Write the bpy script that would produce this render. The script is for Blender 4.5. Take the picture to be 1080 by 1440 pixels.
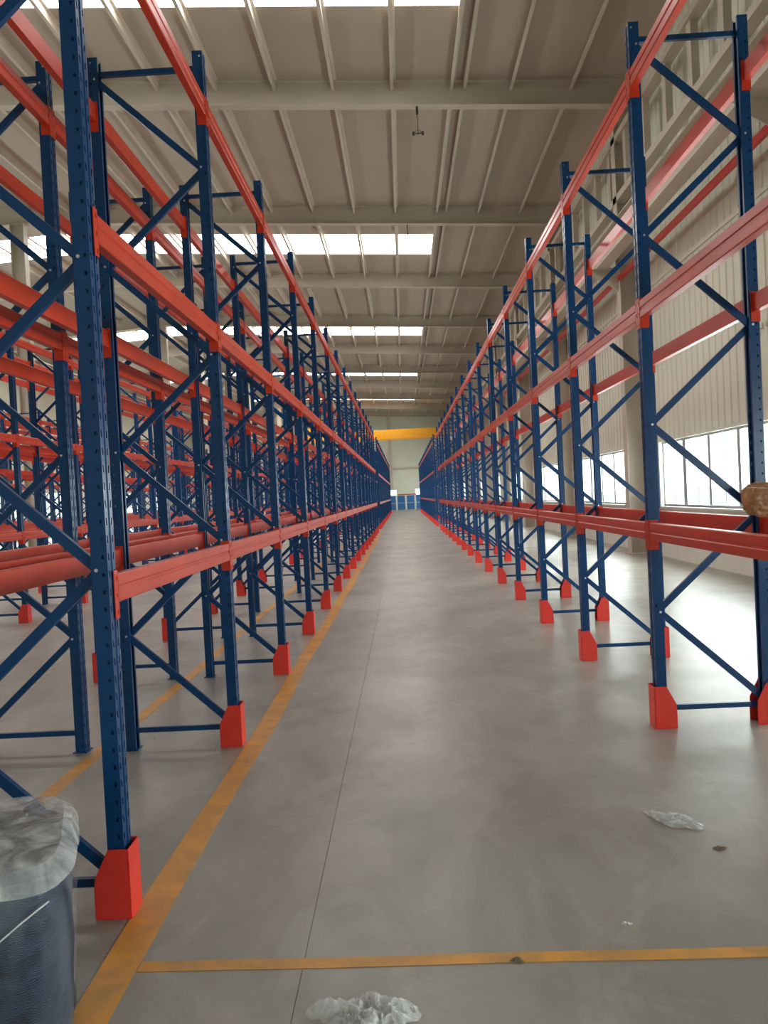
import bpy, bmesh, math, random
from mathutils import Vector, Matrix, noise

random.seed(7)
for o in list(bpy.data.objects):
    bpy.data.objects.remove(o, do_unlink=True)
S = bpy.context.scene
COL = S.collection

# ------------------------------------------------------------------ camera
F, VPX, VPY, ROLL, EYE = 1080.0, 567.0, 697.0, 0.050, 1.74
cam_d = bpy.data.cameras.new('camera')
cam = bpy.data.objects.new('camera', cam_d)
COL.objects.link(cam)
cam_d.sensor_fit = 'HORIZONTAL'
cam_d.sensor_width = 36.0
cam_d.lens = 36.0 * F / 1080.0
cam_d.clip_start, cam_d.clip_end = 0.05, 500
wy = Vector((VPX - 540.0, 720.0 - VPY, -F)).normalized()      # world +Y seen in camera axes
wz = Vector((-ROLL, 1.0, 0.0))
wz = (wz - wy * wz.dot(wy)).normalized()                      # world up
wx = wy.cross(wz)
rot = Matrix((wx, wy, wz))                                    # camera -> world
cam.matrix_world = Matrix.Translation((0, 0, EYE)) @ rot.to_4x4()
S.camera = cam

# ------------------------------------------------------------------ light / view
S.view_settings.view_transform = 'Standard'
S.view_settings.look = 'None'
S.view_settings.gamma = 1.0
S.view_settings.use_curve_mapping = False
S.view_settings.exposure = -0.12
SKY = 3.0              # overcast sky outside
WINDOW_LIGHT = 19.0    # radiance of the daylight at the windows
SKYLIGHT = 10.5         # radiance of the daylit roof sheets
w = bpy.data.worlds.new('World')
S.world = w
w.use_nodes = True
bg = w.node_tree.nodes['Background']
bg.inputs[0].default_value = (0.93, 0.97, 1.0, 1)
bg.inputs[1].default_value = SKY


def area_light(name, loc, size_x, size_y, rot_e, radiance, color=(0.95, 0.98, 1.0), portal=False):
    l = bpy.data.lights.new(name, 'AREA')
    l.shape = 'RECTANGLE'
    l.size, l.size_y = size_x, size_y
    l.color = color
    l.energy = radiance * math.pi * size_x * size_y
    if portal:
        l.cycles.is_portal = True
    o = bpy.data.objects.new(name, l)
    o.location = loc
    o.rotation_euler = rot_e
    COL.objects.link(o)
    return o


# building dimensions
XR, XL = 6.1, -26.0            # inner faces of the long walls
YB, YF = -8.0, 96.0            # wall behind the photographer, far end wall
PITCH, RAF0 = 8.3, 19.35       # frame spacing of the building
SLOPE, RIDGE = 0.06, -13.3     # roof falls towards both long walls
RAF_Y = [RAF0 + PITCH * k for k in range(-3, 10)]
WIN_W = 5.45
WIN_Z = (1.19, 2.69)
WINL_Z = (1.4, 3.3)
WIN_Y = [y + PITCH / 2 + 0.35 for y in RAF_Y[:-1]]


def roof_z(x):
    return 12.05 - SLOPE * x if x > RIDGE else 12.05 - SLOPE * RIDGE + SLOPE * (x - RIDGE)


for y in WIN_Y:
    area_light('daylight', (XR + 0.32, y, sum(WIN_Z) / 2), WIN_Z[1] - WIN_Z[0], WIN_W, (0, math.pi / 2, 0), WINDOW_LIGHT)
    area_light('daylight', (XL - 0.32, y, sum(WINL_Z) / 2), WINL_Z[1] - WINL_Z[0], WIN_W, (0, -math.pi / 2, 0), WINDOW_LIGHT)
# the open loading door behind the photographer lets the sky in
area_light('door_portal', (-0.5, YB, 1.8), 4.0, 3.6, (math.pi / 2, 0, 0), 1.0, portal=True)


# ------------------------------------------------------------------ materials
def mat(name, color, rough=0.5, metal=0.0, var=0.0, scale=5.0, bump=0.0, bump_scale=40.0, spec=0.5, coat=0.0):
    m = bpy.data.materials.new(name)
    m.use_nodes = True
    nt = m.node_tree
    b = nt.nodes['Principled BSDF']
    b.inputs['Base Color'].default_value = (*color, 1)
    b.inputs['Roughness'].default_value = rough
    b.inputs['Metallic'].default_value = metal
    b.inputs['Specular IOR Level'].default_value = spec
    b.inputs['Coat Weight'].default_value = coat
    tc = nt.nodes.new('ShaderNodeTexCoord')
    if var > 0:
        n = nt.nodes.new('ShaderNodeTexNoise')
        n.inputs['Scale'].default_value = scale
        n.inputs['Detail'].default_value = 5
        nt.links.new(tc.outputs['Object'], n.inputs['Vector'])
        r = nt.nodes.new('ShaderNodeValToRGB')
        r.color_ramp.elements[0].position = 0.3
        r.color_ramp.elements[1].position = 0.7
        r.color_ramp.elements[0].color = (*[c * (1 - var) for c in color], 1)
        r.color_ramp.elements[1].color = (*[min(1, c * (1 + var)) for c in color], 1)
        nt.links.new(n.outputs['Fac'], r.inputs['Fac'])
        nt.links.new(r.outputs['Color'], b.inputs['Base Color'])
    if bump > 0:
        n2 = nt.nodes.new('ShaderNodeTexNoise')
        n2.inputs['Scale'].default_value = bump_scale
        n2.inputs['Detail'].default_value = 4
        nt.links.new(tc.outputs['Object'], n2.inputs['Vector'])
        bp = nt.nodes.new('ShaderNodeBump')
        bp.inputs['Strength'].default_value = bump
        bp.inputs['Distance'].default_value = 0.02
        nt.links.new(n2.outputs['Fac'], bp.inputs['Height'])
        nt.links.new(bp.outputs['Normal'], b.inputs['Normal'])
    return m


M = {}
M['blue'] = mat('blue_paint', (0.0045, 0.052, 0.162), 0.28, var=0.12, scale=3, spec=0.35)
M['orange'] = mat('orange_paint', (0.60, 0.046, 0.016), 0.3, var=0.1, scale=2.5, spec=0.35)
M['guard'] = mat('red_paint', (0.80, 0.045, 0.03), 0.4, var=0.06, scale=6)
M['zinc'] = mat('zinc', (0.75, 0.76, 0.78), 0.3, 0.9)
M['wall'] = mat('wall_sheet', (0.685, 0.69, 0.575), 0.55, var=0.05, scale=0.6)
M['dado'] = mat('wall_plaster', (0.68, 0.69, 0.61), 0.8, var=0.06, scale=1.2, bump=0.1)
M['roof'] = mat('roof_sheet', (0.43, 0.37, 0.295), 0.6, var=0.05, scale=0.5)
M['steel'] = mat('structural_paint', (0.52, 0.46, 0.375), 0.5, var=0.06, scale=1.0)
M['purlin'] = mat('purlin_paint', (0.60, 0.53, 0.44), 0.5, var=0.05, scale=2.0)
M['alu'] = mat('window_aluminium', (0.36, 0.40, 0.42), 0.4, 0.3)
M['sill'] = mat('sill_white', (0.75, 0.74, 0.7), 0.6)
M['yellow'] = mat('crane_yellow', (0.80, 0.36, 0.02), 0.4, var=0.05)
M['busbar'] = mat('conductor_red', (0.55, 0.04, 0.03), 0.45)
M['dark'] = mat('dark_metal', (0.03, 0.028, 0.026), 0.5, 0.3)
M['crate'] = mat('crate_blue', (0.03, 0.16, 0.42), 0.45, var=0.1)
M['white'] = mat('white_paint', (0.75, 0.75, 0.74), 0.5)
M['ground'] = mat('outside_ground', (0.45, 0.46, 0.42), 0.9, var=0.15, scale=0.3)
M['chip'] = mat('chip_brown', (0.38, 0.31, 0.22), 0.8)


def floor_material():
    m = bpy.data.materials.new('floor_concrete')
    m.use_nodes = True
    nt = m.node_tree
    b = nt.nodes['Principled BSDF']
    tc = nt.nodes.new('ShaderNodeTexCoord')

    def nz(scale, detail, rough=0.55, stretch=None, dist=0.0):
        n = nt.nodes.new('ShaderNodeTexNoise')
        n.inputs['Scale'].default_value = scale
        n.inputs['Detail'].default_value = detail
        n.inputs['Roughness'].default_value = rough
        n.inputs['Distortion'].default_value = dist
        if stretch:
            mp = nt.nodes.new('ShaderNodeMapping')
            mp.inputs['Scale'].default_value = stretch
            nt.links.new(tc.outputs['Object'], mp.inputs['Vector'])
            nt.links.new(mp.outputs['Vector'], n.inputs['Vector'])
        else:
            nt.links.new(tc.outputs['Object'], n.inputs['Vector'])
        return n

    def ramp(fac, p0, c0, p1, c1):
        r = nt.nodes.new('ShaderNodeValToRGB')
        r.color_ramp.elements[0].position = p0
        r.color_ramp.elements[1].position = p1
        r.color_ramp.elements[0].color = c0
        r.color_ramp.elements[1].color = c1
        nt.links.new(fac, r.inputs['Fac'])
        return r

    def mix(a, bb, fac, blend='MIX'):
        x = nt.nodes.new('ShaderNodeMix')
        x.data_type = 'RGBA'
        x.blend_type = blend
        if isinstance(fac, float):
            x.inputs[0].default_value = fac
        else:
            nt.links.new(fac, x.inputs[0])
        nt.links.new(a, x.inputs[6])
        nt.links.new(bb, x.inputs[7])
        return x.outputs[2]

    big = ramp(nz(0.55, 4, 0.5, None, 0.4).outputs['Fac'], 0.32, (0.265, 0.248, 0.218, 1), 0.70, (0.39, 0.365, 0.325, 1))
    mid = ramp(nz(2.6, 6, 0.6, (1.0, 0.55, 1), 0.8).outputs['Fac'], 0.33, (0.82, 0.82, 0.81, 1), 0.68, (1.08, 1.07, 1.05, 1))
    c = mix(big.outputs['Color'], mid.outputs['Color'], 1.0, 'MULTIPLY')
    # pale trowel scuffs and dust
    dust = ramp(nz(1.9, 8, 0.68, (1.0, 0.7, 1), 0.9).outputs['Fac'], 0.50, (0, 0, 0, 1), 0.72, (1, 1, 1, 1))
    pale = nt.nodes.new('ShaderNodeRGB')
    pale.outputs[0].default_value = (0.52, 0.495, 0.45, 1)
    dm = nt.nodes.new('ShaderNodeMath')
    dm.operation = 'MULTIPLY'
    dm.inputs[1].default_value = 0.40
    nt.links.new(dust.outputs['Color'], dm.inputs[0])
    c = mix(c, pale.outputs[0], dm.outputs[0])
    nt.links.new(c, b.inputs['Base Color'])
    rr = ramp(nz(0.8, 3, 0.5, None, 0.3).outputs['Fac'], 0.3, (0.28, 0.28, 0.28, 1), 0.75, (0.42, 0.42, 0.42, 1))
    nt.links.new(rr.outputs['Color'], b.inputs['Roughness'])
    bp = nt.nodes.new('ShaderNodeBump')
    bp.inputs['Strength'].default_value = 0.06
    bp.inputs['Distance'].default_value = 0.01
    nt.links.new(nz(14, 5).outputs['Fac'], bp.inputs['Height'])
    nt.links.new(bp.outputs['Normal'], b.inputs['Normal'])
    return m


M['floor'] = floor_material()


def line_material():
    """worn yellow road paint"""
    m = mat('floor_line_paint', (0.66, 0.33, 0.045), 0.45)
    nt = m.node_tree
    b = nt.nodes['Principled BSDF']
    tc = nt.nodes.new('ShaderNodeTexCoord')
    n = nt.nodes.new('ShaderNodeTexNoise')
    n.inputs['Scale'].default_value = 5.0
    n.inputs['Detail'].default_value = 7
    n.inputs['Roughness'].default_value = 0.65
    nt.links.new(tc.outputs['Object'], n.inputs['Vector'])
    r = nt.nodes.new('ShaderNodeValToRGB')
    e = r.color_ramp.elements
    e[0].position, e[0].color = 0.33, (0.46, 0.24, 0.07, 1)
    e[1].position, e[1].color = 0.62, (0.74, 0.32, 0.035, 1)
    nt.links.new(n.outputs['Fac'], r.inputs['Fac'])
    nt.links.new(r.outputs['Color'], b.inputs['Base Color'])
    return m


M['line'] = line_material()


def glass_material():
    m = bpy.data.materials.new('window_glass')
    m.use_nodes = True
    nt = m.node_tree
    nt.nodes.clear()
    out = nt.nodes.new('ShaderNodeOutputMaterial')
    tr = nt.nodes.new('ShaderNodeBsdfTransparent')
    tr.inputs[0].default_value = (0.93, 0.97, 0.95, 1)
    gl = nt.nodes.new('ShaderNodeBsdfGlossy')
    gl.inputs['Roughness'].default_value = 0.05
    mx = nt.nodes.new('ShaderNodeMixShader')
    mx.inputs[0].default_value = 0.07
    nt.links.new(tr.outputs[0], mx.inputs[1])
    nt.links.new(gl.outputs[0], mx.inputs[2])
    nt.links.new(mx.outputs[0], out.inputs[0])
    return m


M['glass'] = glass_material()


def skylight_material():
    m = bpy.data.materials.new('skylight_sheet')
    m.use_nodes = True
    b = m.node_tree.nodes['Principled BSDF']
    b.inputs['Base Color'].default_value = (0.8, 0.8, 0.78, 1)
    b.inputs['Emission Color'].default_value = (1.0, 0.985, 0.96, 1)
    b.inputs['Emission Strength'].default_value = SKYLIGHT
    return m


M['skylight'] = skylight_material()


def film_material(name, tint, opacity, scale):
    """creased clear plastic film: see-through, milky along the creases"""
    m = bpy.data.materials.new(name)
    m.use_nodes = True
    nt = m.node_tree
    b = nt.nodes['Principled BSDF']
    b.inputs['Base Color'].default_value = (*tint, 1)
    b.inputs['Roughness'].default_value = 0.14
    tc = nt.nodes.new('ShaderNodeTexCoord')
    n = nt.nodes.new('ShaderNodeTexNoise')
    n.inputs['Scale'].default_value = scale
    n.inputs['Detail'].default_value = 6
    n.inputs['Distortion'].default_value = 1.5
    mp = nt.nodes.new('ShaderNodeMapping')
    mp.inputs['Rotation'].default_value = (0.3, 0.8, 0.5)
    mp.inputs['Scale'].default_value = (1, 1, 0.35)
    nt.links.new(tc.outputs['Object'], mp.inputs['Vector'])
    nt.links.new(mp.outputs['Vector'], n.inputs['Vector'])
    r = nt.nodes.new('ShaderNodeValToRGB')
    r.color_ramp.elements[0].position = 0.4
    r.color_ramp.elements[1].position = 0.68
    r.color_ramp.elements[0].color = (opacity[0],) * 3 + (1,)
    r.color_ramp.elements[1].color = (opacity[1],) * 3 + (1,)
    nt.links.new(n.outputs['Fac'], r.inputs['Fac'])
    nt.links.new(r.outputs['Color'], b.inputs['Alpha'])
    bp = nt.nodes.new('ShaderNodeBump')
    bp.inputs['Strength'].default_value = 0.6
    bp.inputs['Distance'].default_value = 0.02
    nt.links.new(n.outputs['Fac'], bp.inputs['Height'])
    nt.links.new(bp.outputs['Normal'], b.inputs['Normal'])
    return m


M['film'] = film_material('clear_film', (0.62, 0.68, 0.74), (0.0, 0.20), 4.0)
M['film_white'] = film_material('milky_film', (0.95, 0.96, 0.96), (0.25, 0.92), 6.0)


M['film_sheet'] = film_material('white_sheet_film', (0.95, 0.96, 0.96), (0.6, 1.0), 9.0)


def woven_material():
    """dark blue-grey woven cover under the film"""
    m = mat('woven_cover', (0.028, 0.046, 0.08), 0.6, var=0.5, scale=14)
    nt = m.node_tree
    b = nt.nodes['Principled BSDF']
    tc = nt.nodes.new('ShaderNodeTexCoord')
    wv = nt.nodes.new('ShaderNodeTexWave')
    wv.bands_direction = 'Z'
    wv.inputs['Scale'].default_value = 45
    wv.inputs['Distortion'].default_value = 9
    wv.inputs['Detail'].default_value = 3
    nt.links.new(tc.outputs['Object'], wv.inputs['Vector'])
    bp = nt.nodes.new('ShaderNodeBump')
    bp.inputs['Strength'].default_value = 0.25
    bp.inputs['Distance'].default_value = 0.01
    nt.links.new(wv.outputs['Fac'], bp.inputs['Height'])
    nt.links.new(bp.outputs['Normal'], b.inputs['Normal'])
    return m


M['woven'] = woven_material()
M['kraft'] = mat('kraft_paper', (0.40, 0.185, 0.08), 0.42, var=0.25, scale=9, bump=0.3, bump_scale=14)


# ------------------------------------------------------------------ mesh helpers
class MB:
    def __init__(self):
        self.v, self.f = [], []

    def box(self, x0, x1, y0, y1, z0, z1):
        n = len(self.v)
        self.v += [(x, y, z) for z in (z0, z1) for y in (y0, y1) for x in (x0, x1)]
        for q in ((0, 2, 3, 1), (4, 5, 7, 6), (0, 1, 5, 4), (2, 6, 7, 3), (0, 4, 6, 2), (1, 3, 7, 5)):
            self.f.append(tuple(n + i for i in q))
        return self

    def prism(self, profile, fn, a, b):
        """profile: 2-D points; fn(p, t) -> 3-D point at t = a and t = b"""
        n = len(self.v)
        k = len(profile)
        self.v += [fn(p, a) for p in profile] + [fn(p, b) for p in profile]
        for i in range(k):
            j = (i + 1) % k
            self.f.append((n + i, n + j, n + k + j, n + k + i))
        self.f.append(tuple(n + i for i in reversed(range(k))))
        self.f.append(tuple(n + k + i for i in range(k)))
        return self

    def bar(self, p, q, wd, th, up=(0, 1, 0)):
        """box bar from p to q"""
        p, q = Vector(p), Vector(q)
        d = (q - p).normalized()
        t = Vector(up)
        t = (t - d * t.dot(d)).normalized()
        s = d.cross(t)
        n = len(self.v)
        for c in (p, q):
            for a, b2 in ((-1, -1), (1, -1), (1, 1), (-1, 1)):
                self.v.append(tuple(c + s * a * wd / 2 + t * b2 * th / 2))
        for i in range(4):
            j = (i + 1) % 4
            self.f.append((n + i, n + j, n + 4 + j, n + 4 + i))
        self.f += [(n + 3, n + 2, n + 1, n), (n + 4, n + 5, n + 6, n + 7)]
        return self

    def tube(self, pts, r, seg=8):
        """round tube through points"""
        n0 = len(self.v)
        pts = [Vector(p) for p in pts]
        for i, p in enumerate(pts):
            d = (pts[min(i + 1, len(pts) - 1)] - pts[max(i - 1, 0)]).normalized()
            a = d.orthogonal().normalized()
            b2 = d.cross(a)
            for k in range(seg):
                t = 2 * math.pi * k / seg
                self.v.append(tuple(p + (a * math.cos(t) + b2 * math.sin(t)) * r))
        for i in range(len(pts) - 1):
            for k in range(seg):
                j = (k + 1) % seg
                self.f.append((n0 + i * seg + k, n0 + i * seg + j, n0 + (i + 1) * seg + j, n0 + (i + 1) * seg + k))
        self.f.append(tuple(n0 + k for k in reversed(range(seg))))
        self.f.append(tuple(n0 + (len(pts) - 1) * seg + k for k in range(seg)))
        return self

    def mesh(self, name, material, smooth=False, bevel=0.0, fix=True):
        me = bpy.data.meshes.new(name)
        me.from_pydata(self.v, [], self.f)
        bm = bmesh.new()
        bm.from_mesh(me)
        if fix:
            bmesh.ops.recalc_face_normals(bm, faces=bm.faces)
        if bevel > 0:
            ed = [e for e in bm.edges if len(e.link_faces) == 2 and e.calc_face_angle() > 0.6]
            bmesh.ops.bevel(bm, geom=ed, offset=bevel, segments=2, affect='EDGES', clamp_overlap=True)
        bm.to_mesh(me)
        bm.free()
        me.materials.append(M[material])
        if smooth:
            for p in me.polygons:
                p.use_smooth = True
        me.update()
        return me


def obj(name, me, parent=None, loc=(0, 0, 0), rz=0.0):
    o = bpy.data.objects.new(name, me)
    COL.objects.link(o)
    o.location = loc
    if rz:
        o.rotation_euler = (0, 0, rz)
    if parent is not None:
        o.parent = parent
    return o


def empty(name, loc=(0, 0, 0), parent=None):
    o = obj(name, None, parent, loc)
    o.empty_display_size = 0.2
    return o


def tag(o, label, cat, group=None, kind=None):
    o['label'] = label
    o['category'] = cat
    if group:
        o['group'] = group
    if kind:
        o['kind'] = kind
    return o


# ------------------------------------------------------------------ floor
floor = obj('floor', MB().box(XL - 0.3, XR + 0.3, YB, YF, -0.30, -0.006).mesh('floor_base', 'floor'))
tag(floor, 'polished grey concrete warehouse floor with scuffs and a saw cut', 'floor', kind='structure')
JX = -0.462
for a, b in ((XL - 0.3, JX - 0.0014), (JX + 0.0014, XR + 0.3)):
    obj('slab', MB().box(a, b, YB, YF, -0.006, 0.0).mesh('slab', 'floor'), floor)


def ribbon(points, z=0.0025):
    """points: (x centre, y, width) -> a thin painted stripe"""
    mb = MB()
    n = len(points)
    for zz in (0.0003, z):
        for x, y, wd in points:
            mb.v += [(x - wd / 2, y, zz), (x + wd / 2, y, zz)]
    k = 2 * n
    for i in range(n - 1):
        a = 2 * i
        mb.f += [(k + a, k + a + 1, k + a + 3, k + a + 2), (a, a + 2, a + 3, a + 1),
                 (a, k + a, k + a + 2, a + 2), (a + 1, a + 3, k + a + 3, k + a + 1)]
    mb.f += [(0, 1, k + 1, k), (2 * n - 2, 2 * n - 1, k + 2 * n - 1, k + 2 * n - 2)]
    return mb


pts = []
for i in range(60):
    y = 1.2 + i * 0.62 if i < 50 else 32 + (i - 50) * 0.45
    pts.append((-1.163 + 0.012 * math.sin(y * 1.3), y, 0.142 + 0.010 * math.sin(y * 2.1 + 1)))
l1 = obj('floor_line', ribbon(pts).mesh('aisle_line', 'line'))
tag(l1, 'wide worn yellow line running along the aisle past the red post guards', 'floor line', kind='structure')
l2 = obj('floor_line', ribbon([(-2.28 + 0.008 * math.sin(i), -6 + i * 1.0, 0.105) for i in range(43)]).mesh('gap_line', 'line'))
tag(l2, 'yellow line in the gap between the two back-to-back rack rows', 'floor line', kind='structure')
cross = MB()
n = 24
for z in (0.0004, 0.0028):
    for i in range(n):
        x = -1.09 + i * (5.4 / (n - 1))
        y = 2.855 - 0.015 * (x + 1.09) + 0.003 * math.sin(x * 5)
        cross.v += [(x, y - 0.031, z), (x, y + 0.031, z)]
for i in range(n - 1):
    a, k = 2 * i, 2 * n
    cross.f += [(k + a, k + a + 2, k + a + 3, k + a + 1), (a, a + 1, a + 3, a + 2), (a, a + 2, k + a + 2, k + a), (a + 1, k + a + 1, k + a + 3, a + 3)]
cross.f += [(0, 2 * n, 2 * n + 1, 1), (2 * n - 2, 2 * n - 1, 4 * n - 1, 4 * n - 2)]
l3 = obj('floor_line', cross.mesh('cross_line', 'line'))
tag(l3, 'thin yellow line crossing the aisle at right angles to the wide one', 'floor line', kind='structure')

# ------------------------------------------------------------------ walls, windows
XO = 0.25


def long_wall(name, xin, out, zw, ys, label, ribs):
    """xin: inner face; out: +1 when outside lies at +x"""
    def bx(mb, a, b, y0, y1, z0, z1):
        xa, xb = xin + out * a, xin + out * b
        mb.box(min(xa, xb), max(xa, xb), y0, y1, z0, z1)
    top = roof_z(xin) + 0.05
    mb = MB()
    bx(mb, 0, XO, YB, YF, zw[1], top)
    ribs_obj = None
    wl = obj(name, mb.mesh(name, 'wall'))
    tag(wl, label, 'wall', kind='structure')
    mb = MB()
    bx(mb, -0.03, XO, YB, YF, 0, zw[0])
    edges = [YB] + [e for y in ys for e in (y - WIN_W / 2, y + WIN_W / 2)] + [YF]
    for a, b in zip(edges[0::2], edges[1::2]):
        bx(mb, -0.03, XO, a, b, zw[0], zw[1])
    obj('dado', mb.mesh('dado', 'dado'), wl)
    if ribs:
        # trapezoidal ribs of the wall sheets, real relief
        mb = MB()
        y = YB + 0.1
        while y < YF:
            for z0, z1 in ((zw[1] + 0.06, 6.35), (6.45, top - 0.05)):
                prof = [(0, -0.045), (0, 0.045), (-0.022, 0.022), (-0.022, -0.022)]
                mb.prism(prof, lambda p, t, y=y: (xin + out * p[0], y + p[1], t), z0, z1)
            y += 0.30
        r = obj('sheet_rib', mb.mesh('sheet_rib', 'wall'), wl)
        r['kind'] = 'stuff'
        mb = MB()
        bx(mb, -0.035, 0.0, YB, YF, 6.36, 6.44)
        obj('sheet_joint_flashing', mb.mesh('flashing', 'wall'), wl)
    return wl


def window(idx, xin, out, y, zw, label):
    fr = MB()
    x0, x1 = sorted((xin + out * 0.06, xin + out * 0.13))
    ya, yb = y - WIN_W / 2, y + WIN_W / 2
    t = 0.05
    fr.box(x0, x1, ya, yb, zw[0], zw[0] + t)
    fr.box(x0, x1, ya, yb, zw[1] - t, zw[1])
    fr.box(x0, x1, ya, ya + t, zw[0] + t, zw[1] - t)
    fr.box(x0, x1, yb - t, yb, zw[0] + t, zw[1] - t)
    wn = obj('window_%d' % idx, fr.mesh('window_frame', 'alu'))
    tag(wn, label, 'window', 'strip windows', 'structure')
    n = 4
    for i in range(n + 1):
        if 0 < i < n:
            yc = ya + (yb - ya) * i / n
            h = 0.09 if i == 3 else 0.058
            obj('mullion', MB().box(x0 - 0.004, x1 + 0.004, yc - h, yc + h, zw[0] + t, zw[1] - t).mesh('mullion', 'alu'), wn)
    for i in range(n):
        a, b = ya + (yb - ya) * i / n + 0.05, ya + (yb - ya) * (i + 1) / n - 0.05
        xm = (x0 + x1) / 2
        obj('pane', MB().box(xm - 0.003, xm + 0.003, a, b, zw[0] + t, zw[1] - t).mesh('pane', 'glass'), wn)
        obj('sash_bar', MB().box(xm - 0.012, xm + 0.012, (a + b) / 2 - 0.014, (a + b) / 2 + 0.014, zw[0] + t, zw[1] - t).mesh('sash_bar', 'alu'), wn)
    sx = sorted((xin - out * 0.10, xin + out * 0.06))
    obj('window_sill', MB().box(sx[0], sx[1], ya - 0.05, yb + 0.05, zw[0] - 0.04, zw[0]).mesh('window_sill', 'sill', bevel=0.006), wn)
    return wn


long_wall('wall_right', XR, 1, WIN_Z, WIN_Y, 'beige ribbed metal wall with strip windows beside the outer rack row', True)
long_wall('wall_left', XL, -1, WINL_Z, WIN_Y, 'far long wall with windows beyond all the rack rows', False)
# faint reddish marks stencilled on the wall sheet, too worn to read
mk = MB()
for dy, z0, z1, ty in ((0.0, 0.0, 0.10, 0.02), (0.06, 0.0, 0.03, 0.05), (-0.13, 0.01, 0.09, 0.015), (-0.2, 0.0, 0.035, 0.04), (-0.3, 0.02, 0.1, 0.02), (-0.36, 0.0, 0.07, 0.02)):
    mk.box(XR - 0.0245, XR - 0.0225, 12.9 + dy, 12.9 + dy + ty * 2, 4.2 + z0, 4.2 + z1)
obj('stencil_mark', mk.mesh('stencil_mark', 'chip'), bpy.data.objects['wall_right'])
ALIKE = 'white-lit strip window in aluminium frame in the ribbed beige wall'
for i, y in enumerate(WIN_Y):
    window(i + 1, XR, 1, y, WIN_Z, ALIKE)
for i, y in enumerate(WIN_Y):
    wl = window(i + 1 + len(WIN_Y), XL, -1, y, WINL_Z, 'bright window in the far long wall beyond all the racks')
    wl['group'] = 'windows of the far long wall'

# gable walls follow the roof
def gable(name, y0, y1, hole, label, m='wall'):
    mb = MB()
    xs = [XL - 0.25, RIDGE, XR + 0.25]
    if hole:
        hx0, hx1, hz = hole
        xs = [XL - 0.25, RIDGE, hx0, hx1, XR + 0.25]
    for a, b in zip(xs[:-1], xs[1:]):
        z0 = hole[2] if hole and abs(a - hole[0]) < 1e-6 else 0.0
        prof = [(a, z0), (b, z0), (b, roof_z(b) + 0.05), (a, roof_z(a) + 0.05)]
        mb.prism(prof, lambda p, t: (p[0], t, p[1]), y0, y1)
    o = obj(name, mb.mesh(name, m))
    return tag(o, label, 'wall', kind='structure')


# far end wall: two small windows either side of the blue stack at the end of the aisle
def far_wall():
    mb = MB()
    z0, z1 = 1.75, 2.55
    holes = [(-2.2, -0.75), (1.5, 2.9)]
    xs = [XL - 0.25, RIDGE, XR + 0.25]
    for a, b in zip(xs[:-1], xs[1:]):
        mb.prism([(a, z1), (b, z1), (b, roof_z(b) + 0.05), (a, roof_z(a) + 0.05)], lambda p, t: (p[0], t, p[1]), YF, YF + 0.25)
    mb.box(XL - 0.25, XR + 0.25, YF, YF + 0.25, 0, z0)
    e = [XL - 0.25] + [v for h in holes for v in h] + [XR + 0.25]
    for a, b in zip(e[0::2], e[1::2]):
        mb.box(a, b, YF, YF + 0.25, z0, z1)
    o = tag(obj('wall_far', mb.mesh('wall_far', 'wall')), 'pale end wall closing the far end of the aisle', 'wall', kind='structure')
    obj('girt', MB().box(XL, XR, YF - 0.12, YF, 4.95, 5.2).mesh('girt', 'steel'), o)
    obj('girt', MB().box(XL, XR, YF - 0.12, YF, 9.0, 9.3).mesh('girt', 'steel'), o)
    obj('gable_post', MB().box(-1.6, -1.2, YF - 0.2, YF, 2.6, roof_z(-1) - 0.1).mesh('gable_post', 'steel'), o)
    for i, (a, b) in enumerate(holes):
        f = MB()
        f.box(a, b, YF + 0.05, YF + 0.11, z0, z0 + 0.05).box(a, b, YF + 0.05, YF + 0.11, z1 - 0.05, z1)
        f.box(a, a + 0.05, YF + 0.05, YF + 0.11, z0, z1).box(b - 0.05, b, YF + 0.05, YF + 0.11, z0, z1)
        wn = obj('window_%d' % (50 + i), f.mesh('end_window', 'alu'))
        tag(wn, 'small bright window low in the end wall of the aisle', 'window', 'end wall windows', 'structure')
        obj('pane', MB().box(a + 0.05, b - 0.05, YF + 0.077, YF + 0.083, z0 + 0.05, z1 - 0.05).mesh('pane', 'glass'), wn)


far_wall()
gable('wall_back', YB - 0.25, YB, (-2.5, 1.5, 3.6), 'end wall with an open loading door')
gr = obj('ground', MB().box(-200, 200, -150, 260, -0.6, -0.32).mesh('ground', 'ground'))
tag(gr, 'pale ground outside the warehouse', 'ground', kind='structure')

# ------------------------------------------------------------------ roof
PS = 1.47
PX = []
x = 1.73
while x < XR - 0.2:
    PX.append(x)
    x += PS
x = 1.73 - PS
while x > XL + 0.2:
    PX.append(x)
    x -= PS
PX.sort()
SKY_Y = [15.15 + 16.6 * k for k in range(0, 5)]
SKH = 1.22
SK_X1 = 1.73
mb = MB()
TH = 0.12


def roof_piece(mb, x0, x1, y0, y1, off=0.0, th=TH):
    mb.prism([(x0, roof_z(x0) + off), (x1, roof_z(x1) + off), (x1, roof_z(x1) + off + th), (x0, roof_z(x0) + off + th)],
             lambda p, t: (p[0], t, p[1]), y0, y1)


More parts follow.
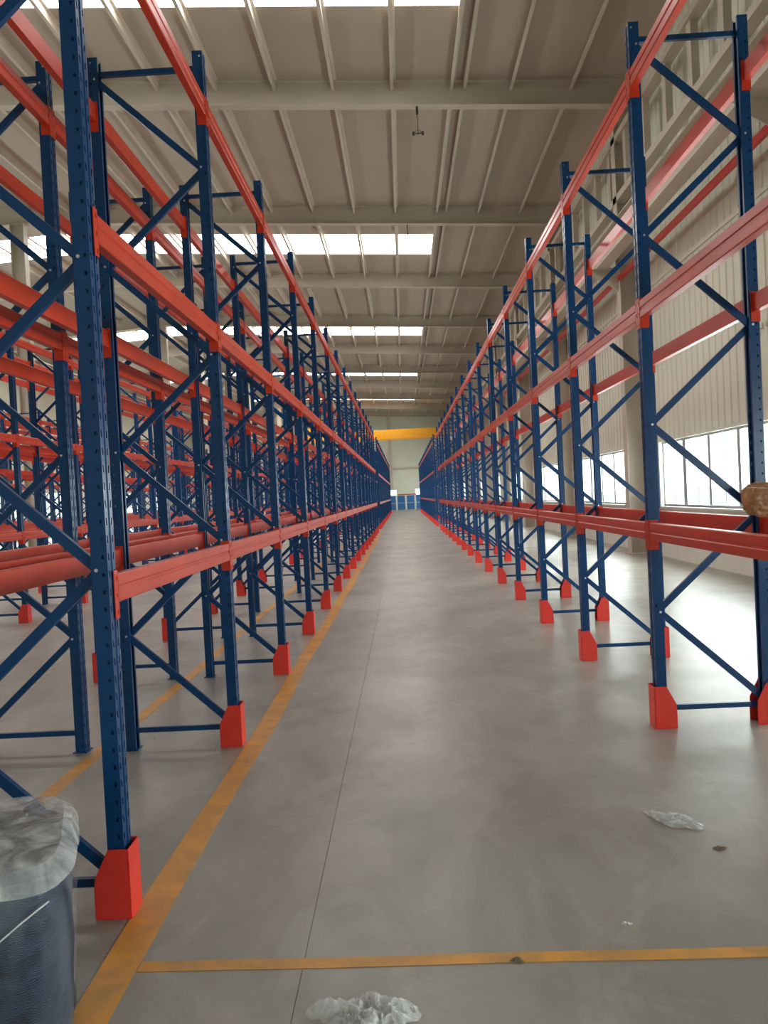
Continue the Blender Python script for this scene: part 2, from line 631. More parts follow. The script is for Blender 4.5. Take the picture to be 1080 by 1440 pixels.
sk0 = PX[2]
edges = [YB - 0.25] + [e for y in SKY_Y for e in (y - SKH, y + SKH)] + [YF + 0.25]
for a, b in zip(edges[0::2], edges[1::2]):
    for x0, x1 in ((XL - 0.25, RIDGE), (RIDGE, XR + 0.25)):
        roof_piece(mb, x0, x1, a, b)
for y in SKY_Y:
    roof_piece(mb, SK_X1, XR + 0.25, y - SKH, y + SKH)
    roof_piece(mb, XL - 0.25, sk0, y - SKH, y + SKH)
ceiling = obj('ceiling', mb.mesh('ceiling', 'roof'))
tag(ceiling, 'sloping taupe metal roof with purlins and white skylight strips', 'ceiling', kind='structure')
skx = [x for x in PX if sk0 - 0.01 <= x <= SK_X1 + 0.01]
for y in SKY_Y:
    for a, b in zip(skx[:-1], skx[1:]):
        mid = RIDGE if a < RIDGE < b else None
        m2 = MB()
        for s0, s1 in ([(a, mid), (mid, b)] if mid else [(a, b)]):
            roof_piece(m2, s0, s1, y - SKH, y + SKH, 0.01, 0.03)
        obj('skylight_panel', m2.mesh('skylight_panel', 'skylight'), ceiling)
# Z purlins, one piece per building bay
bays = [YB] + [y for y in RAF_Y if y > YB] + [YF]
zp = [(-0.003, 0), (-0.003, -0.20), (-0.065, -0.20), (-0.065, -0.185), (-0.075, -0.185), (-0.075, -0.206), (0.003, -0.206),
      (0.003, -0.006), (0.07, -0.006), (0.07, 0)]
for a, b in zip(bays[:-1], bays[1:]):
    me = MB().prism(zp, lambda p, t: (p[0], t, p[1]), a + 0.01, b - 0.01).mesh('purlin', 'purlin')
    if b < 6 or a > 62:
        continue
    for x in PX:
        if x < -20 or (a > 30 and x < -17):
            continue
        obj('purlin', me, ceiling, (x, 0, roof_z(x) - 0.001))
far_p = MB()
for x in PX:
    if x > -17:
        far_p.prism(zp, lambda p, t, x=x: (p[0] + x, t, p[1] + roof_z(x)), [y for y in RAF_Y if y > 60][0], YF)
fp = obj('purlin', far_p.mesh('far_purlin', 'purlin'), ceiling)
fp['kind'] = 'stuff'
# the pair of rails at the skylight end
for dx in (0.30,):
    obj('gutter_rail', MB().prism([(-0.04, 0), (0.04, 0), (0.04, -0.16), (-0.04, -0.16)], lambda p, t: (p[0], t, p[1]), YB, YF).mesh('gutter_rail', 'steel'),
        ceiling, (SK_X1 + dx, 0, roof_z(SK_X1 + dx)))
# rafters
for y in RAF_Y:
    m2 = MB()
    for x0, x1 in ((XL, RIDGE), (RIDGE, XR)):
        for (ya, yb, oa, ob) in ((-0.13, 0.13, -0.616, -0.60), (-0.13, 0.13, -0.018, -0.002), (-0.006, 0.006, -0.60, -0.018)):
            m2.prism([(x0, roof_z(x0) + oa), (x1, roof_z(x1) + oa), (x1, roof_z(x1) + ob), (x0, roof_z(x0) + ob)],
                     lambda p, t: (p[0], t, p[1]), y + ya, y + yb)
    obj('rafter', m2.mesh('rafter', 'steel'), ceiling)
    if y < 60:
        fb = MB().bar((0, 0.62, -0.19), (0, 0.06, -0.59), 0.05, 0.012, (1, 0, 0)).mesh('fly_brace', 'steel')
        for x in PX[::2]:
            if x > -17:
                obj('fly_brace', fb, ceiling, (x + 0.02, y, roof_z(x)))

# columns
def column(x, y, ztop, label, group):
    c = empty('column', (x, y, 0))
    tag(c, label, 'column', group, 'structure')
    h = MB()
    h.box(-0.25, -0.234, -0.16, 0.16, 0.02, ztop).box(0.234, 0.25, -0.16, 0.16, 0.02, ztop).box(-0.234, 0.234, -0.006, 0.006, 0.02, ztop)
    obj('shaft', h.mesh('shaft', 'steel'), c)
    obj('base_plate', MB().box(-0.32, 0.32, -0.24, 0.24, 0.0, 0.03).mesh('base_plate', 'steel'), c)
    obj('bracket', MB().prism([(-0.25, 6.55), (-0.25, 7.1), (-0.9, 7.1), (-0.9, 6.95)], lambda p, t: (p[0], t, p[1]), -0.012, 0.012)
        .box(-0.9, -0.25, -0.12, 0.12, 7.085, 7.1).mesh('bracket', 'steel'), c)
    return c


for y in RAF_Y:
    if y > 0:
        column(XR - 0.25, y, roof_z(XR) - 0.62, 'beige steel wall column beside a strip window carrying the crane rail', 'steel columns along the window wall')
        column(-13.42, y, roof_z(-13.4) - 0.62, 'beige steel column standing between the rack rows', 'steel columns among the racks')

# crane runway, conductor bar, eaves lattice
for xr, lab in ((5.2, 'beige crane runway girder along the window wall'), (-14.05, 'beige crane runway girder on the columns among the racks')):
    m2 = MB()
    m2.box(-0.15, 0.15, YB, YF - 0.3, 7.101, 7.12).box(-0.15, 0.15, YB, YF - 0.3, 7.68, 7.7).box(-0.006, 0.006, YB, YF - 0.3, 7.12, 7.68)
    rw = empty('crane_runway', (xr, 0, 0))
    obj('girder', m2.mesh('girder', 'steel'), rw)
    obj('rail', MB().box(-0.03, 0.03, YB, YF - 0.3, 7.70, 7.78).mesh('rail', 'steel'), rw)
    tag(rw, lab, 'girder', None, 'structure')
bus = empty('conductor_bar', (5.62, 0, 6.85))
tag(bus, 'long red conductor bar running below the crane girder along the wall', 'bar')
obj('bar', MB().box(-0.035, 0.035, 2.0, YF - 1, -0.07, 0.07).mesh('bar', 'busbar', bevel=0.008), bus)
hang = MB().box(-0.02, 0.02, -0.03, 0.03, 0.07, 0.2).box(-0.02, 0.4, -0.03, 0.03, 0.2, 0.24).mesh('hanger', 'steel')
for y in RAF_Y:
    if 2 < y < 70:
        obj('hanger', hang, bus, (0, y + 0.2, 0))

lat = empty('eaves_lattice', (5.72, 0, 0))
tag(lat, 'beige lattice girder high along the window wall under the roof', 'girder', None, 'structure')
obj('chord', MB().box(-0.12, 0.12, YB, YF, 10.15, 10.30).mesh('chord', 'steel'), lat)
obj('chord', MB().box(-0.12, 0.12, YB, YF, 8.70, 8.86).mesh('chord', 'steel'), lat)
up = MB().box(-0.07, 0.07, -0.10, 0.10, 8.86, 10.15).mesh('lattice_upright', 'steel')
y = 2.0
while y < 62:
    obj('lattice_upright', up, lat, (0, y, 0))
    y += 1.38

# overhead crane
cr = empty('overhead_crane', (-4.4, 84.0, 7.78))
tag(cr, 'yellow overhead travelling crane spanning the far end of the hall', 'crane')
for dy in (-0.7, 0.7):
    obj('bridge_girder', MB().box(-9.4, 9.35, dy - 0.22, dy + 0.22, 0.15, 1.15).mesh('bridge_girder', 'yellow', bevel=0.02), cr)
for dx in (-9.62, 9.57):
    obj('end_truck', MB().box(dx - 0.18, dx + 0.18, -1.6, 1.6, 0.06, 0.55).mesh('end_truck', 'yellow', bevel=0.02), cr)
    for dy in (-1.25, 1.25):
        wm = MB().tube([(dx - 0.06, dy, 0.14), (dx + 0.06, dy, 0.14)], 0.14, 16).mesh('wheel', 'dark')
        obj('wheel', wm, cr)
obj('trolley', MB().box(-5.6, -4.2, -0.85, 0.85, 1.16, 1.7).mesh('trolley', 'yellow', bevel=0.03), cr)

# hanging lamp at the rafter and a loose rod
yl = RAF0 - 0.02
zb = roof_z(0.82) - 0.616
lamp = empty('hanging_lamp', (0.82, yl, zb))
tag(lamp, 'small dark ring lamp hanging on a cord from the roof beam', 'lamp')
obj('ceiling_hook', MB().tube([(0, 0, 0), (0, 0, -0.06), (0, 0, -0.17), (0, 0, -0.19)], 0.028, 8).mesh('ceiling_hook', 'dark'), lamp)
obj('cord', MB().tube([(0, 0, -0.18), (0.004, 0, -0.56)], 0.008, 6).mesh('cord', 'dark'), lamp)
ring = [(0.115 * math.cos(t * math.pi / 8), 0.115 * math.sin(t * math.pi / 8), -0.66 + 0.055 * math.sin(t * math.pi / 8 * 1.0)) for t in range(17)]
obj('ring', MB().tube(ring, 0.014, 8).mesh('ring', 'dark', smooth=True), lamp)
spk = MB()
for k in range(4):
    a = k * math.pi / 2
    spk.tube([(0.002, 0, -0.55), (0.115 * math.cos(a), 0.115 * math.sin(a), -0.66 + 0.055 * math.sin(a))], 0.006, 6)
obj('spoke_wire', spk.mesh('spoke_wire', 'dark'), lamp)
for sx in (-1, 1):
    obj('end_clip', MB().tube([(sx * 0.115, 0, -0.70), (sx * 0.118, 0, -0.66), (sx * 0.115, 0, -0.62)], 0.03, 8).mesh('end_clip', 'dark'), lamp)
rod = obj('hanging_rod', MB().tube([(0, 0, 0), (0.01, 0, -0.4), (0.0, 0, -0.85)], 0.014, 6).mesh('hanging_rod', 'dark'), None,
          (0.62, RAF0 + PITCH, roof_z(0.62) - 0.616))
tag(rod, 'thin dark rod hanging from a roof beam in front of the skylight', 'rod')

# ------------------------------------------------------------------ racking
BAY = 2.24
Y0 = 3.265
DEP = 0.75                 # post centre to post centre
PWX, PWY = 0.0355, 0.044   # half depth and half width of a post
HT = 4.955
LEVELS = (1.40, 2.962, 4.562)


def post_mesh(holes):
    prof = [(-PWX, -0.022), (-PWX, -PWY), (PWX, -PWY), (PWX, -0.012), (PWX - 0.007, -0.008), (PWX - 0.007, 0.008),
            (PWX, 0.012), (PWX, PWY), (-PWX, PWY), (-PWX, 0.022)]
    holed = {1: (0.72, 0.0055, 0.008), 2: (0.5, 0.0055, 0.016), 6: (0.5, 0.0055, 0.016), 7: (0.28, 0.0055, 0.008)} if holes else {}
    bm = bmesh.new()
    pit = 0.075
    nz = int(HT / pit)
    zs = [0.006 + i * pit for i in range(nz)] + [HT]
    for i in range(len(prof) - 1):
        a, b = Vector(prof[i]), Vector(prof[i + 1])
        L = (b - a).length
        if i in holed:
            fs, hw, hh = holed[i]
            c = fs * L
            for z0, z1 in zip(zs[:-1], zs[1:]):
                zc = (z0 + z1) / 2
                sk = 0.003 if i in (2,) else (-0.003 if i == 6 else 0)
                pt = lambda s, z: bm.verts.new((*(a + (b - a) * (s / L)), z))
                o_ = [pt(0, z0), pt(L, z0), pt(L, z1), pt(0, z1)]
                h_ = [pt(c - hw + sk, zc - hh), pt(c + hw + sk, zc - hh), pt(c + hw - sk, zc + hh), pt(c - hw - sk, zc + hh)]
                for k in range(4):
                    j = (k + 1) % 4
                    bm.faces.new((o_[k], o_[j], h_[j], h_[k]))
        else:
            zz = zs if holes else [zs[0], zs[-1]]
            if holes and i not in (0, 3, 5, 8):
                zz = [zs[0], zs[-1]]
            for z0, z1 in zip(zz[:-1], zz[1:]):
                bm.faces.new([bm.verts.new((*p, z)) for p, z in ((a, z0), (b, z0), (b, z1), (a, z1))])
    bmesh.ops.remove_doubles(bm, verts=bm.verts, dist=1e-5)
    bmesh.ops.recalc_face_normals(bm, faces=bm.faces)
    bmesh.ops.solidify(bm, geom=list(bm.faces), thickness=0.0025)
    me = bpy.data.meshes.new('upright_post')
    bm.to_mesh(me)
    bm.free()
    me.materials.append(M['blue'])
    return me


POST_HI, POST_LO = post_mesh(True), post_mesh(False)
FOOT = MB().box(-0.052, 0.050, -0.056, 0.056, 0.0, 0.006).mesh('foot_plate', 'blue')


def channel(p, q, wd=0.045, th=0.026):
    """open C bar in the frame plane (x, z)"""
    p, q = Vector(p), Vector(q)
    d = (q - p).normalized()
    s = Vector((-d.z, 0, d.x))
    t = 0.003
    h, k = wd / 2, th / 2
    prof = [(-h, -k), (h, -k), (h, k), (h - 0.012, k), (h - 0.012, k - t), (h - t, k - t), (h - t, -k + t), (-h + t, -k + t),
            (-h + t, k - t), (-h + 0.012, k - t), (-h + 0.012, k), (-h, k)]
    mb = MB()
    L = (q - p).length
    return mb.prism(prof, lambda c, u: tuple(p + d * u + s * c[0] + Vector((0, c[1], 0))), 0, L)


STEP = 0.662
HX = DEP / 2 - 0.012
DIAG_A = channel((HX, 0, 0.0), (-HX, 0, STEP)).mesh('diagonal_brace', 'blue')      # low at +x
DIAG_B = channel((-HX, 0, 0.0), (HX, 0, STEP)).mesh('diagonal_brace', 'blue')      # low at -x
HORI = channel((-HX, 0, 0), (HX, 0, 0), 0.036, 0.026).mesh('horizontal_brace', 'blue')
BOLT = MB().tube([(0, -0.053, 0), (0, 0.053, 0)], 0.0045, 6).tube([(0, -0.0525, 0), (0, -0.0455, 0)], 0.0085, 6).tube([(0, 0.0455, 0), (0, 0.0525, 0)], 0.0085, 6).mesh('bolt', 'zinc')


def beam_profile():
    # box beam of two lipped channels, face grooved along the middle; x outwards (aisle), z up
    w2, h2 = 0.025, 0.062
    return [(-w2, -h2), (w2 - 0.005, -h2), (w2, -h2 + 0.005), (w2, -0.012), (w2 - 0.006, -0.006), (w2 - 0.006, 0.006), (w2, 0.012),
            (w2, h2 - 0.005), (w2 - 0.005, h2), (-w2 + 0.005, h2), (-w2, h2 - 0.005)]


BL = BAY - 2 * PWY - 0.010
BEAM = MB().prism(beam_profile(), lambda p, t: (p[0], t, p[1]), -BL / 2, BL / 2).mesh('beam', 'orange')
CON = MB()
# L plate: leg against the post side, leg over the post face, with hook slots
CON.box(-0.034, 0.0305, 0.0, 0.0045, -0.130, 0.080)
CON.box(0.0265, 0.0305, 0.0045, 0.0475, -0.130, 0.080)
for zc in (-0.105, -0.03, 0.045):
    CON.box(0.0305, 0.0335, 0.014, 0.024, zc - 0.012, zc + 0.012)
CON1 = CON.mesh('beam_connector', 'orange', bevel=0.0015)
CON.v = [(x, -y, z) for x, y, z in CON.v]
CON2 = CON.mesh('beam_connector', 'orange', bevel=0.0015)
PIN = MB().tube([(0.030, 0.030, 0.062), (0.039, 0.030, 0.062)], 0.005, 6).mesh('safety_pin', 'zinc')

FRAME_LO = MB()
for sx in (-1, 1):
    c = sx * DEP / 2
    f0, f1 = sorted((c + sx * PWX, c + sx * (PWX - 0.004)))
    FRAME_LO.box(f0, f1, -PWY, PWY, 0.0, HT)
    for sy in (-1, 1):
        FRAME_LO.box(c - PWX, c + PWX, *sorted((sy * PWY, sy * (PWY - 0.004))), 0.0, HT)
FB_LO = MB()


def rack(xc, ys, low_plus, label, group, detail):
    """ys: frame positions; low_plus: first diagonal starts at the +x post; detail 2 holes+bolts, 1 plain posts"""
    root = empty('pallet_rack', (xc, ys[0], 0))
    tag(root, label, 'pallet rack', group)
    for k, y in enumerate(ys):
        fr = empty('upright_frame', (0, y - ys[0], 0), root)
        near = detail == 2 and y < 24
        for sx in (1, -1):
            p = obj('upright_post', POST_HI if near else POST_LO, fr, (sx * DEP / 2, 0, 0.0), 0 if sx > 0 else math.pi)
            if detail == 2:
                obj('foot_plate', FOOT, fr, (sx * DEP / 2, 0, 0))
        for i in range(7):
            lowp = (i % 2 == 0) == low_plus
            obj('diagonal_brace', DIAG_A if lowp else DIAG_B, fr, (0, 0.0135 if i % 2 else -0.0135, 0.165 + STEP * i))
        obj('horizontal_brace', HORI, fr, (0, 0, 0.135))
        obj('horizontal_brace', HORI, fr, (0, 0, 4.85))
        if near and y < 15:
            for i in range(8):
                sx = 1 if (i % 2 == 0) == low_plus else -1
                obj('bolt', BOLT, fr, (sx * (DEP / 2 - 0.012), 0, 0.165 + STEP * i))
    for k in range(len(ys) - 1):
        ym = (ys[k] + ys[k + 1]) / 2 - ys[0]
        for z in LEVELS:
            for sx in (1, -1):
                b = obj('beam', BEAM, root, (sx * (DEP / 2 + PWX - 0.0195), ym, z), 0 if sx > 0 else math.pi)
                obj('beam_connector', CON1, b, (-0.004, BL / 2, 0))
                obj('beam_connector', CON2, b, (-0.004, -BL / 2, 0))
    return root


def far_rack(xc, ys, low_plus, label, group):
    """too small in the photograph to show the frame's single bars"""
    me = None
    key = low_plus
    if key not in FAR:
        m2 = MB()
        m2.v, m2.f = list(FRAME_LO.v), list(FRAME_LO.f)
        for i in range(7):
            lowp = (i % 2 == 0) == low_plus
            s = 1 if lowp else -1
            m2.bar((s * HX, 0, 0.165 + STEP * i), (-s * HX, 0, 0.165 + STEP * (i + 1)), 0.045, 0.026)
        m2.bar((-HX, 0, 0.135), (HX, 0, 0.135), 0.036, 0.026).bar((-HX, 0, 4.85), (HX, 0, 4.85), 0.036, 0.026)
        FAR[key] = m2.mesh('upright_frame', 'blue')
    root = empty('pallet_rack', (xc, ys[0], 0))
    tag(root, label, 'pallet rack', group)
    for y in ys:
        obj('upright_frame', FAR[key], root, (0, y - ys[0], 0))
    for k in range(len(ys) - 1):
        ym = (ys[k] + ys[k + 1]) / 2 - ys[0]
        for z in LEVELS:
            for sx in (1, -1):
                obj('beam', BEAM, root, (sx * (DEP / 2 + PWX - 0.0195), ym, z), 0 if sx > 0 else math.pi)
    return root


FAR = {}

# post guard: bent plate round three sides of the post foot, wings tapering upwards; open towards -x
def guard_mesh():
    x1, x0, hy, t, h = 0.062, -0.095, 0.066, 0.006, 0.30
    mb = MB()
    mb.box(x1 - t, x1, -hy, hy, 0.0, h)
    for s in (-1, 1):
        prof = [(x0, 0), (x1 - t, 0), (x1 - t, h), (x0 + 0.068, h), (x0 + 0.004, 0.175), (x0, 0.12)]
        ya, yb = sorted((s * hy, s * (hy - t)))
        mb.prism(prof, lambda p, u: (p[0], u, p[1]), ya, yb)
    return mb.mesh('post_guard', 'guard', bevel=0.0025)


GUARD = guard_mesh()


def guards(x, ys, sx, label, group):
    for y in ys:
        tag(obj('post_guard', GUARD, None, (x, y, 0), 0 if sx > 0 else math.pi), label, 'post guard', group)


RUN1 = [Y0 + BAY * k for k in range(0, 16)]
RUN2 = [Y0 + BAY * k for k in range(17, 35)]
XA = 1.762 + DEP / 2            # row beside the windows
BLK = 4.88                      # aisle + double row


def cut(ys, x):
    return [y for y in ys if y > abs(x) * 1.80 - 3.0] if x < -4 else ys


ORD = ('first second third fourth fifth sixth seventh eighth ninth tenth eleventh twelfth thirteenth fourteenth fifteenth '
       'sixteenth').split()
rows = [(XA, True, 2, 'between the main aisle and the window wall', (-1, 1))]
xa = -1.302 - DEP / 2
xb = xa - DEP - 0.37
names = [('along the wide yellow aisle line', 'back to back behind the yellow-line row'),
         ('on the far side of the second aisle', 'back to back behind the second-aisle row'),
         ('in the third block before the columns', 'in the third block next to the columns'),
         ('in the fourth block just past the columns', 'in the last block past the columns')]
for b in range(4):
    rows.append((xa - BLK * b, True, 2 if b == 0 else 1, names[b][0], (1,)))
    rows.append((xb - BLK * b, False, 2 if b == 0 else 1, names[b][1], (-1,)))
for ri, (x, lp, det, where, gs) in enumerate(rows):
    y1 = cut(RUN1, x)
    rack(x, y1, lp, 'blue pallet rack row with orange beams ' + where, 'pallet rack rows', det)
    far_rack(x, RUN2, lp, 'rack row past the cross passage, ' + where, 'pallet rack rows past the cross passage')
    for s in gs:
        gx = x + s * DEP / 2
        grp = 'red post guards ' + where + (' window side' if ri == 0 and s > 0 else '')
        if ri == 0 and s < 0:
            guards(gx, y1[:1], s, 'red post guard beside the end of the thin yellow cross line', grp)
            for k, y in enumerate(y1[1:]):
                guards(gx, [y], s, 'red post guard across the aisle, %s past the white plastic strip' % ORD[k], grp)
        elif ri == 0:
            guards(gx, y1[:1], s, 'red post guard on the window side before the brown paper bundle', grp)
            guards(gx, y1[1:2], s, 'red post guard directly below the brown paper bundle', grp)
            for k, y in enumerate(y1[2:]):
                guards(gx, [y], s, 'red post guard on the window side, %s past the brown paper bundle' % ORD[k], grp)
        elif ri == 1:
            guards(gx, y1[:1], s, 'red post guard right behind the film-wrapped bundle', grp)
            for k, y in enumerate(y1[1:]):
                guards(gx, [y], s, 'red post guard by the wide yellow line, %s from the wrapped bundle' % ORD[k + 1], grp)
        else:
            guards(gx, y1, s, 'red steel guard on the rack row ' + where, grp)
        if ri < 3:
            guards(gx, RUN2, s, 'small red guard past the cross passage, ' + ('aisle side of the window-side row' if s < 0 else 'window side of the window-side row') if ri == 0 else
                   'small red guard past the cross passage, ' + ('yellow-line row', 'row behind the yellow-line row')[ri - 1],
                   'red guards past the cross passage, ' + where + (' window side' if ri == 0 and s > 0 else ''))

# ------------------------------------------------------------------ the stack at the end of the aisle
for i, xx in enumerate((-1.35, -0.25, 0.85, 1.95)):
    c = empty('steel_crate', (xx, 91.0, 0))
    tag(c, 'blue steel crate with pale corner posts at the end of the aisle', 'crate', 'blue crates at the end wall')
    obj('box', MB().box(-0.48, 0.48, -0.5, 0.5, 0.1, 1.75).mesh('box', 'crate', bevel=0.02), c)
    obj('mid_rail', MB().box(-0.5, 0.5, -0.53, -0.5, 0.84, 0.92).mesh('mid_rail', 'alu'), c)
    for sx in (-1, 1):
        for sy in (-1, 1):
            obj('corner_post', MB().box(sx * 0.48 - 0.03, sx * 0.48 + 0.03, sy * 0.5 - 0.03, sy * 0.5 + 0.03, 0, 1.8).mesh('corner_post', 'white'), c)
for i in range(3):
    bb = obj('steel_beam', BEAM, None, (0.35 + i * 0.35, 91.0, 1.75 + 0.062), math.pi / 2)
    bb.location = (0.45, 90.7 + i * 0.25, 1.80 + 0.062)
    tag(bb, 'loose orange rack beam lying on the blue crates', 'beam', 'beams on the crates')


# ------------------------------------------------------------------ wrapped bundle, film scraps, paper
def soft_block(hx, hy, h, inset, seed, amp, material, name, ex=5.0, n=72, m=22):
    """upright rounded block, rounded-square plan, soft top edge"""
    mb = MB()
    off = Vector((seed * 3.1, seed * 1.7, seed))
    rings = []
    for k in range(m + 1):
        rings.append((h * k / m * 0.9, 1.0 - 0.05 * (1 - k / m) ** 2))
    for k in range(1, 7):
        a = k / 6 * math.pi / 2
        rings.append((h * (0.9 + 0.1 * math.sin(a)), 1.0 - 0.22 * (1 - math.cos(a))))
    for sc in (0.6, 0.35, 0.12):
        rings.append((h, sc))
    for z, sc in rings:
        for i in range(n):
            t = 2 * math.pi * i / n
            c, s_ = math.cos(t), math.sin(t)
            rr = (abs(c) ** ex + abs(s_) ** ex) ** (-1 / ex)
            p = Vector((c * rr * hx * sc, s_ * rr * hy * sc, z))
            d = noise.noise(p * 5 + off) * amp + noise.noise(p * 13 + off) * amp * 0.5
            f = 1 + (d - inset) / max(hx, hy)
            z2 = z + (d * 0.6 if z > h * 0.85 else 0) - (inset if z > 0.5 * h else 0)
            mb.v.append((p.x * f, p.y * f, max(0.0, z2)))
    for k in range(len(rings) - 1):
        for i in range(n):
            j2 = (i + 1) % n
            mb.f.append((k * n + i, k * n + j2, (k + 1) * n + j2, (k + 1) * n + i))
    mb.f.append(tuple(reversed(range(n))))
    mb.f.append(tuple((len(rings) - 1) * n + i for i in range(n)))
    return mb.mesh(name, material, smooth=True)


bun = empty('wrapped_bundle', (-1.57, 2.45, 0))
bun.rotation_euler = (0, 0, math.radians(22))
tag(bun, 'dark blue bundle wrapped in clear plastic film standing by the first rack post', 'bundle')
obj('cover', soft_block(0.40, 0.365, 0.66, 0.014, 3, 0.010, 'woven', 'cover'), bun)
obj('film_wrap', soft_block(0.40, 0.365, 0.66, 0.0, 5, 0.016, 'film', 'film_wrap'), bun)


def crumple(sx, sy, h, n, seed, material, name, folds=5.0, edge=0.25, thick=0.0012, fine=1.0):
    """creased plastic or paper sheet lying on a surface"""
    rnd = random.Random(seed)
    off = Vector((seed * 1.37, seed * 2.11, seed * 0.7))
    bm = bmesh.new()
    vs = {}
    for i in range(n + 1):
        for j in range(n + 1):
            u, v = i / n * 2 - 1, j / n * 2 - 1
            a = math.atan2(v, u)
            # squircle outline with a ragged edge
            k = max(abs(u), abs(v))
            rr = math.hypot(u, v) or 1
            sc = k / rr * (1 - edge * 0.5 + edge * noise.noise(Vector((math.cos(a) * 1.6, math.sin(a) * 1.6, 0)) + off))
            x, y = u * sc * sx / 2 * 1.15, v * sc * sy / 2 * 1.15
            p = Vector((u * folds * 0.5, v * folds * 0.5, 0)) + off
            z = abs(noise.noise(p)) * 0.7 + (0.35 - abs(noise.noise(p * 2.3)) * 0.6 if fine < 1 else abs(noise.noise(p * 2.3)) * 0.45) + abs(noise.noise(p * 5.1)) * 0.18 * fine
            fall = max(0.0, 1 - k ** 3)
            x += noise.noise(p * 1.7 + Vector((9, 0, 0))) * sx * 0.05
            y += noise.noise(p * 1.7 + Vector((0, 9, 0))) * sy * 0.05
            vs[i, j] = bm.verts.new((x, y, 0.003 + h * z * (0.12 + 0.88 * fall)))
    for i in range(n):
        for j in range(n):
            bm.faces.new((vs[i, j], vs[i + 1, j], vs[i + 1, j + 1], vs[i, j + 1]))
    bmesh.ops.solidify(bm, geom=list(bm.faces), thickness=thick)
    lo = min(v.co.z for v in bm.verts)
    for v in bm.verts:
        v.co.z -= lo - 0.0005
    me = bpy.data.meshes.new(name)
    bm.to_mesh(me)
    bm.free()
    me.materials.append(M[material])
    return me


def film_cap(hx, hy, h, seed, ex=5.0, n=96):
    """loose white film sheet over the bundle top, hem hanging down the sides"""
    off = Vector((seed * 1.3, seed * 0.7, seed))
    bm = bmesh.new()
    rings = []
    for k in range(0, 15):
        rings.append(((k + 0.15) / 14.15, 0.0))
    for k in range(1, 5):
        rings.append((1.0 + 0.012 * k, k / 4))
    vv = []
    for sc, drop in rings:
        row = []
        for i in range(n):
            t = 2 * math.pi * i / n
            c, s_ = math.cos(t), math.sin(t)
            rr = (abs(c) ** ex + abs(s_) ** ex) ** (-1 / ex)
            p = Vector((c * rr * hx * sc, s_ * rr * hy * sc, 0))
            q = p * 5.0 + off
            cr = abs(noise.noise(q * 0.7)) * 0.035 + abs(noise.noise(q * 1.7)) * 0.016 + abs(noise.noise(q * 4)) * 0.004
            hem = 0.035 + 0.05 * noise.noise(Vector((c * 2.2, s_ * 2.2, 0)) + off)
            z = h + cr * (1 - 0.5 * drop) - hem * drop - (0.025 if sc > 0.96 else 0)
            f = 1 + 0.008 * noise.noise(q * 2)
            row.append(bm.verts.new((p.x * f, p.y * f, z)))
        vv.append(row)
    for a, b in zip(vv[:-1], vv[1:]):
        for i in range(n):
            j2 = (i + 1) % n
            bm.faces.new((a[i], a[j2], b[j2], b[i]))
    bm.faces.new(list(reversed(vv[0])))
    bmesh.ops.solidify(bm, geom=list(bm.faces), thickness=0.001)
    me = bpy.data.meshes.new('top_film')
    bm.to_mesh(me)
    bm.free()
    me.materials.append(M['film_white'])
    return me


for (xa_, za_), (xb_, zb_) in (((0.34, 0.57), (-0.12, 0.33)), ((0.26, 0.22), (0.16, 0.10)), ((0.05, 0.16), (-0.02, 0.07))):
    pts = []
    for k in range(13):
        u = xa_ + (xb_ - xa_) * k / 12
        zz = za_ + (zb_ - za_) * k / 12
        pts.append((u, -0.369 * (1 - min(0.999, abs(u) / 0.404) ** 5) ** 0.2 - 0.002, zz + 0.006 * math.sin(k)))
    obj('film_fold', MB().tube(pts, 0.0028, 6).mesh('film_fold', 'film_sheet', smooth=True), bun)
obj('top_film', film_cap(0.399, 0.364, 0.665, 4), bun)
f1 = obj('plastic_film', crumple(0.38, 0.26, 0.115, 44, 11, 'film_white', 'plastic_film', 3.6, 0.4, fine=0.3), None, (-0.20, 2.50, 0.003))
tag(f1, 'crumpled heap of clear plastic film on the floor before the thin yellow line', 'plastic film')
f2 = obj('plastic_sheet', crumple(0.31, 0.16, 0.04, 30, 21, 'film_sheet', 'plastic_sheet', 6.0, 0.3), None, (1.315, 3.95, 0.001), math.radians(-42))
tag(f2, 'flat torn strip of white plastic film on the bare floor of the aisle', 'plastic film')
bits = [(1.41, 3.63, 0.075, 0.045, 'chip', 'small brown scrap lying beside the white plastic strip', 31),
        (0.80, 3.03, 0.045, 0.028, 'film_white', 'tiny pale scrap on the aisle floor beyond the thin yellow line', 33),
        (0.335, 2.815, 0.05, 0.03, 'chip', 'small brown scrap lying on the thin yellow line', 35),
        (-1.97, 5.72, 0.03, 0.02, 'film_white', 'tiny white scrap on the floor under the rack', 37)]
for x, y, sx, sy, m, lab, sd in bits:
    o = obj('floor_scrap', crumple(sx, sy, 0.015, 8, sd, m, 'floor_scrap', 3.0, 0.3), None, (x, y, 0.003 if y < 2.9 else 0.001))
    tag(o, lab, 'scrap')

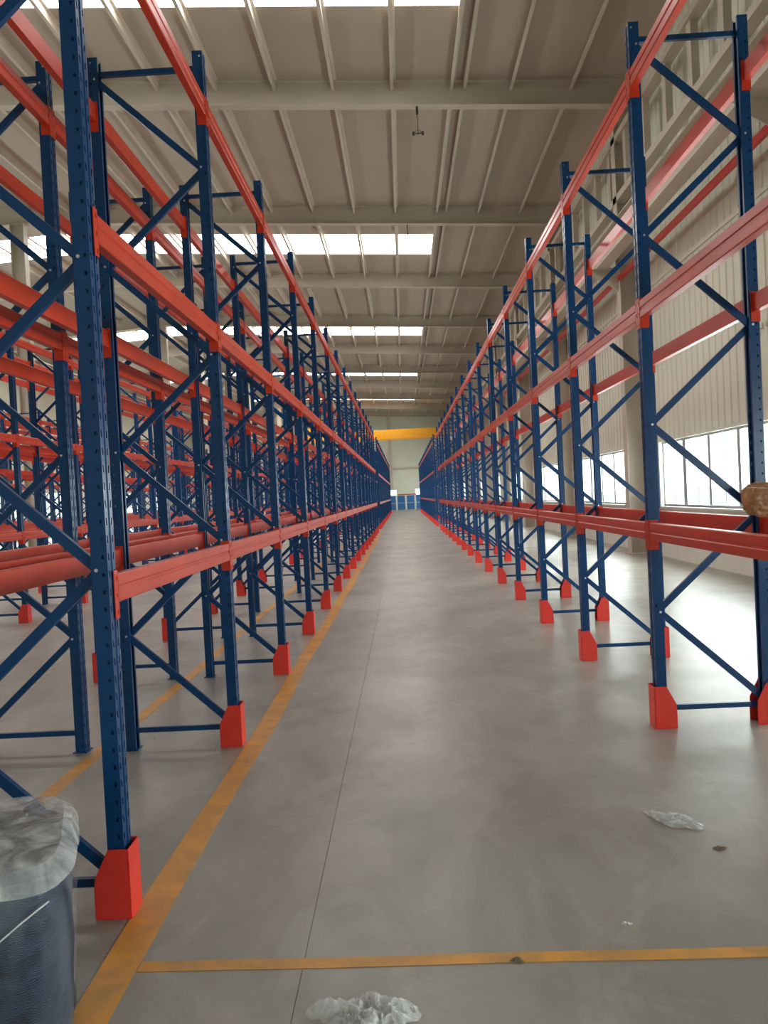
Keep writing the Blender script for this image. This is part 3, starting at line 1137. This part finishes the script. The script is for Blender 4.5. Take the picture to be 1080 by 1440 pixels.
# kraft paper bundle tied on the back beam
pk = empty('paper_bundle', (2.462, 5.365, 1.4635))
tag(pk, 'crumpled brown kraft paper bundle tied with string on the back rack beam', 'paper bundle')


def lump(rx, ry, rz, seed, name):
    bm = bmesh.new()
    bmesh.ops.create_icosphere(bm, subdivisions=4, radius=1.0)
    off = Vector((seed, seed * 2, seed * 3))
    for v in bm.verts:
        n_ = v.co.normalized()
        d = 1 + 0.22 * noise.noise(n_ * 1.6 + off) + 0.30 * abs(noise.noise(n_ * 2.6 + off)) + 0.07 * noise.noise(n_ * 7 + off)
        v.co = Vector((n_.x * rx * d, n_.y * ry * d, n_.z * rz * d))
    lo = min(v.co.z for v in bm.verts)
    for v in bm.verts:
        v.co.z -= lo
    me = bpy.data.meshes.new(name)
    bm.to_mesh(me)
    bm.free()
    me.materials.append(M['kraft'])
    return me


def surf(rx, ry, rz, seed, n_):
    off = Vector((seed, seed * 2, seed * 3))
    d = 1 + 0.22 * noise.noise(n_ * 1.6 + off) + 0.30 * abs(noise.noise(n_ * 2.6 + off)) + 0.07 * noise.noise(n_ * 7 + off)
    return Vector((n_.x * rx * d, n_.y * ry * d, n_.z * rz * d))


pm = lump(0.112, 0.072, 0.122, 5.0, 'paper')
obj('paper', pm, pk, (0, 0, 0))
obj('paper', lump(0.07, 0.06, 0.09, 9.0, 'paper'), pk, (0.17, -0.03, 0.0))
lift = -min(surf(0.112, 0.072, 0.122, 5.0, Vector((math.sin(a) * math.cos(b), math.sin(a) * math.sin(b), math.cos(a)))).z
            for a in [i * math.pi / 40 for i in range(41)] for b in [i * math.pi / 20 for i in range(40)])
st = []
for i in range(49):
    t = i * 2 * math.pi / 48
    n_ = (Vector((-0.35, -0.70, 0.60)).normalized() * math.cos(t) + Vector((0.80, -0.15, -0.30)).normalized() * math.sin(t)).normalized()
    p = surf(0.112, 0.072, 0.122, 5.0, n_) * 1.02
    st.append((p.x, p.y, p.z + lift))
obj('string', MB().tube(st, 0.0022, 6).mesh('string', 'white'), pk)
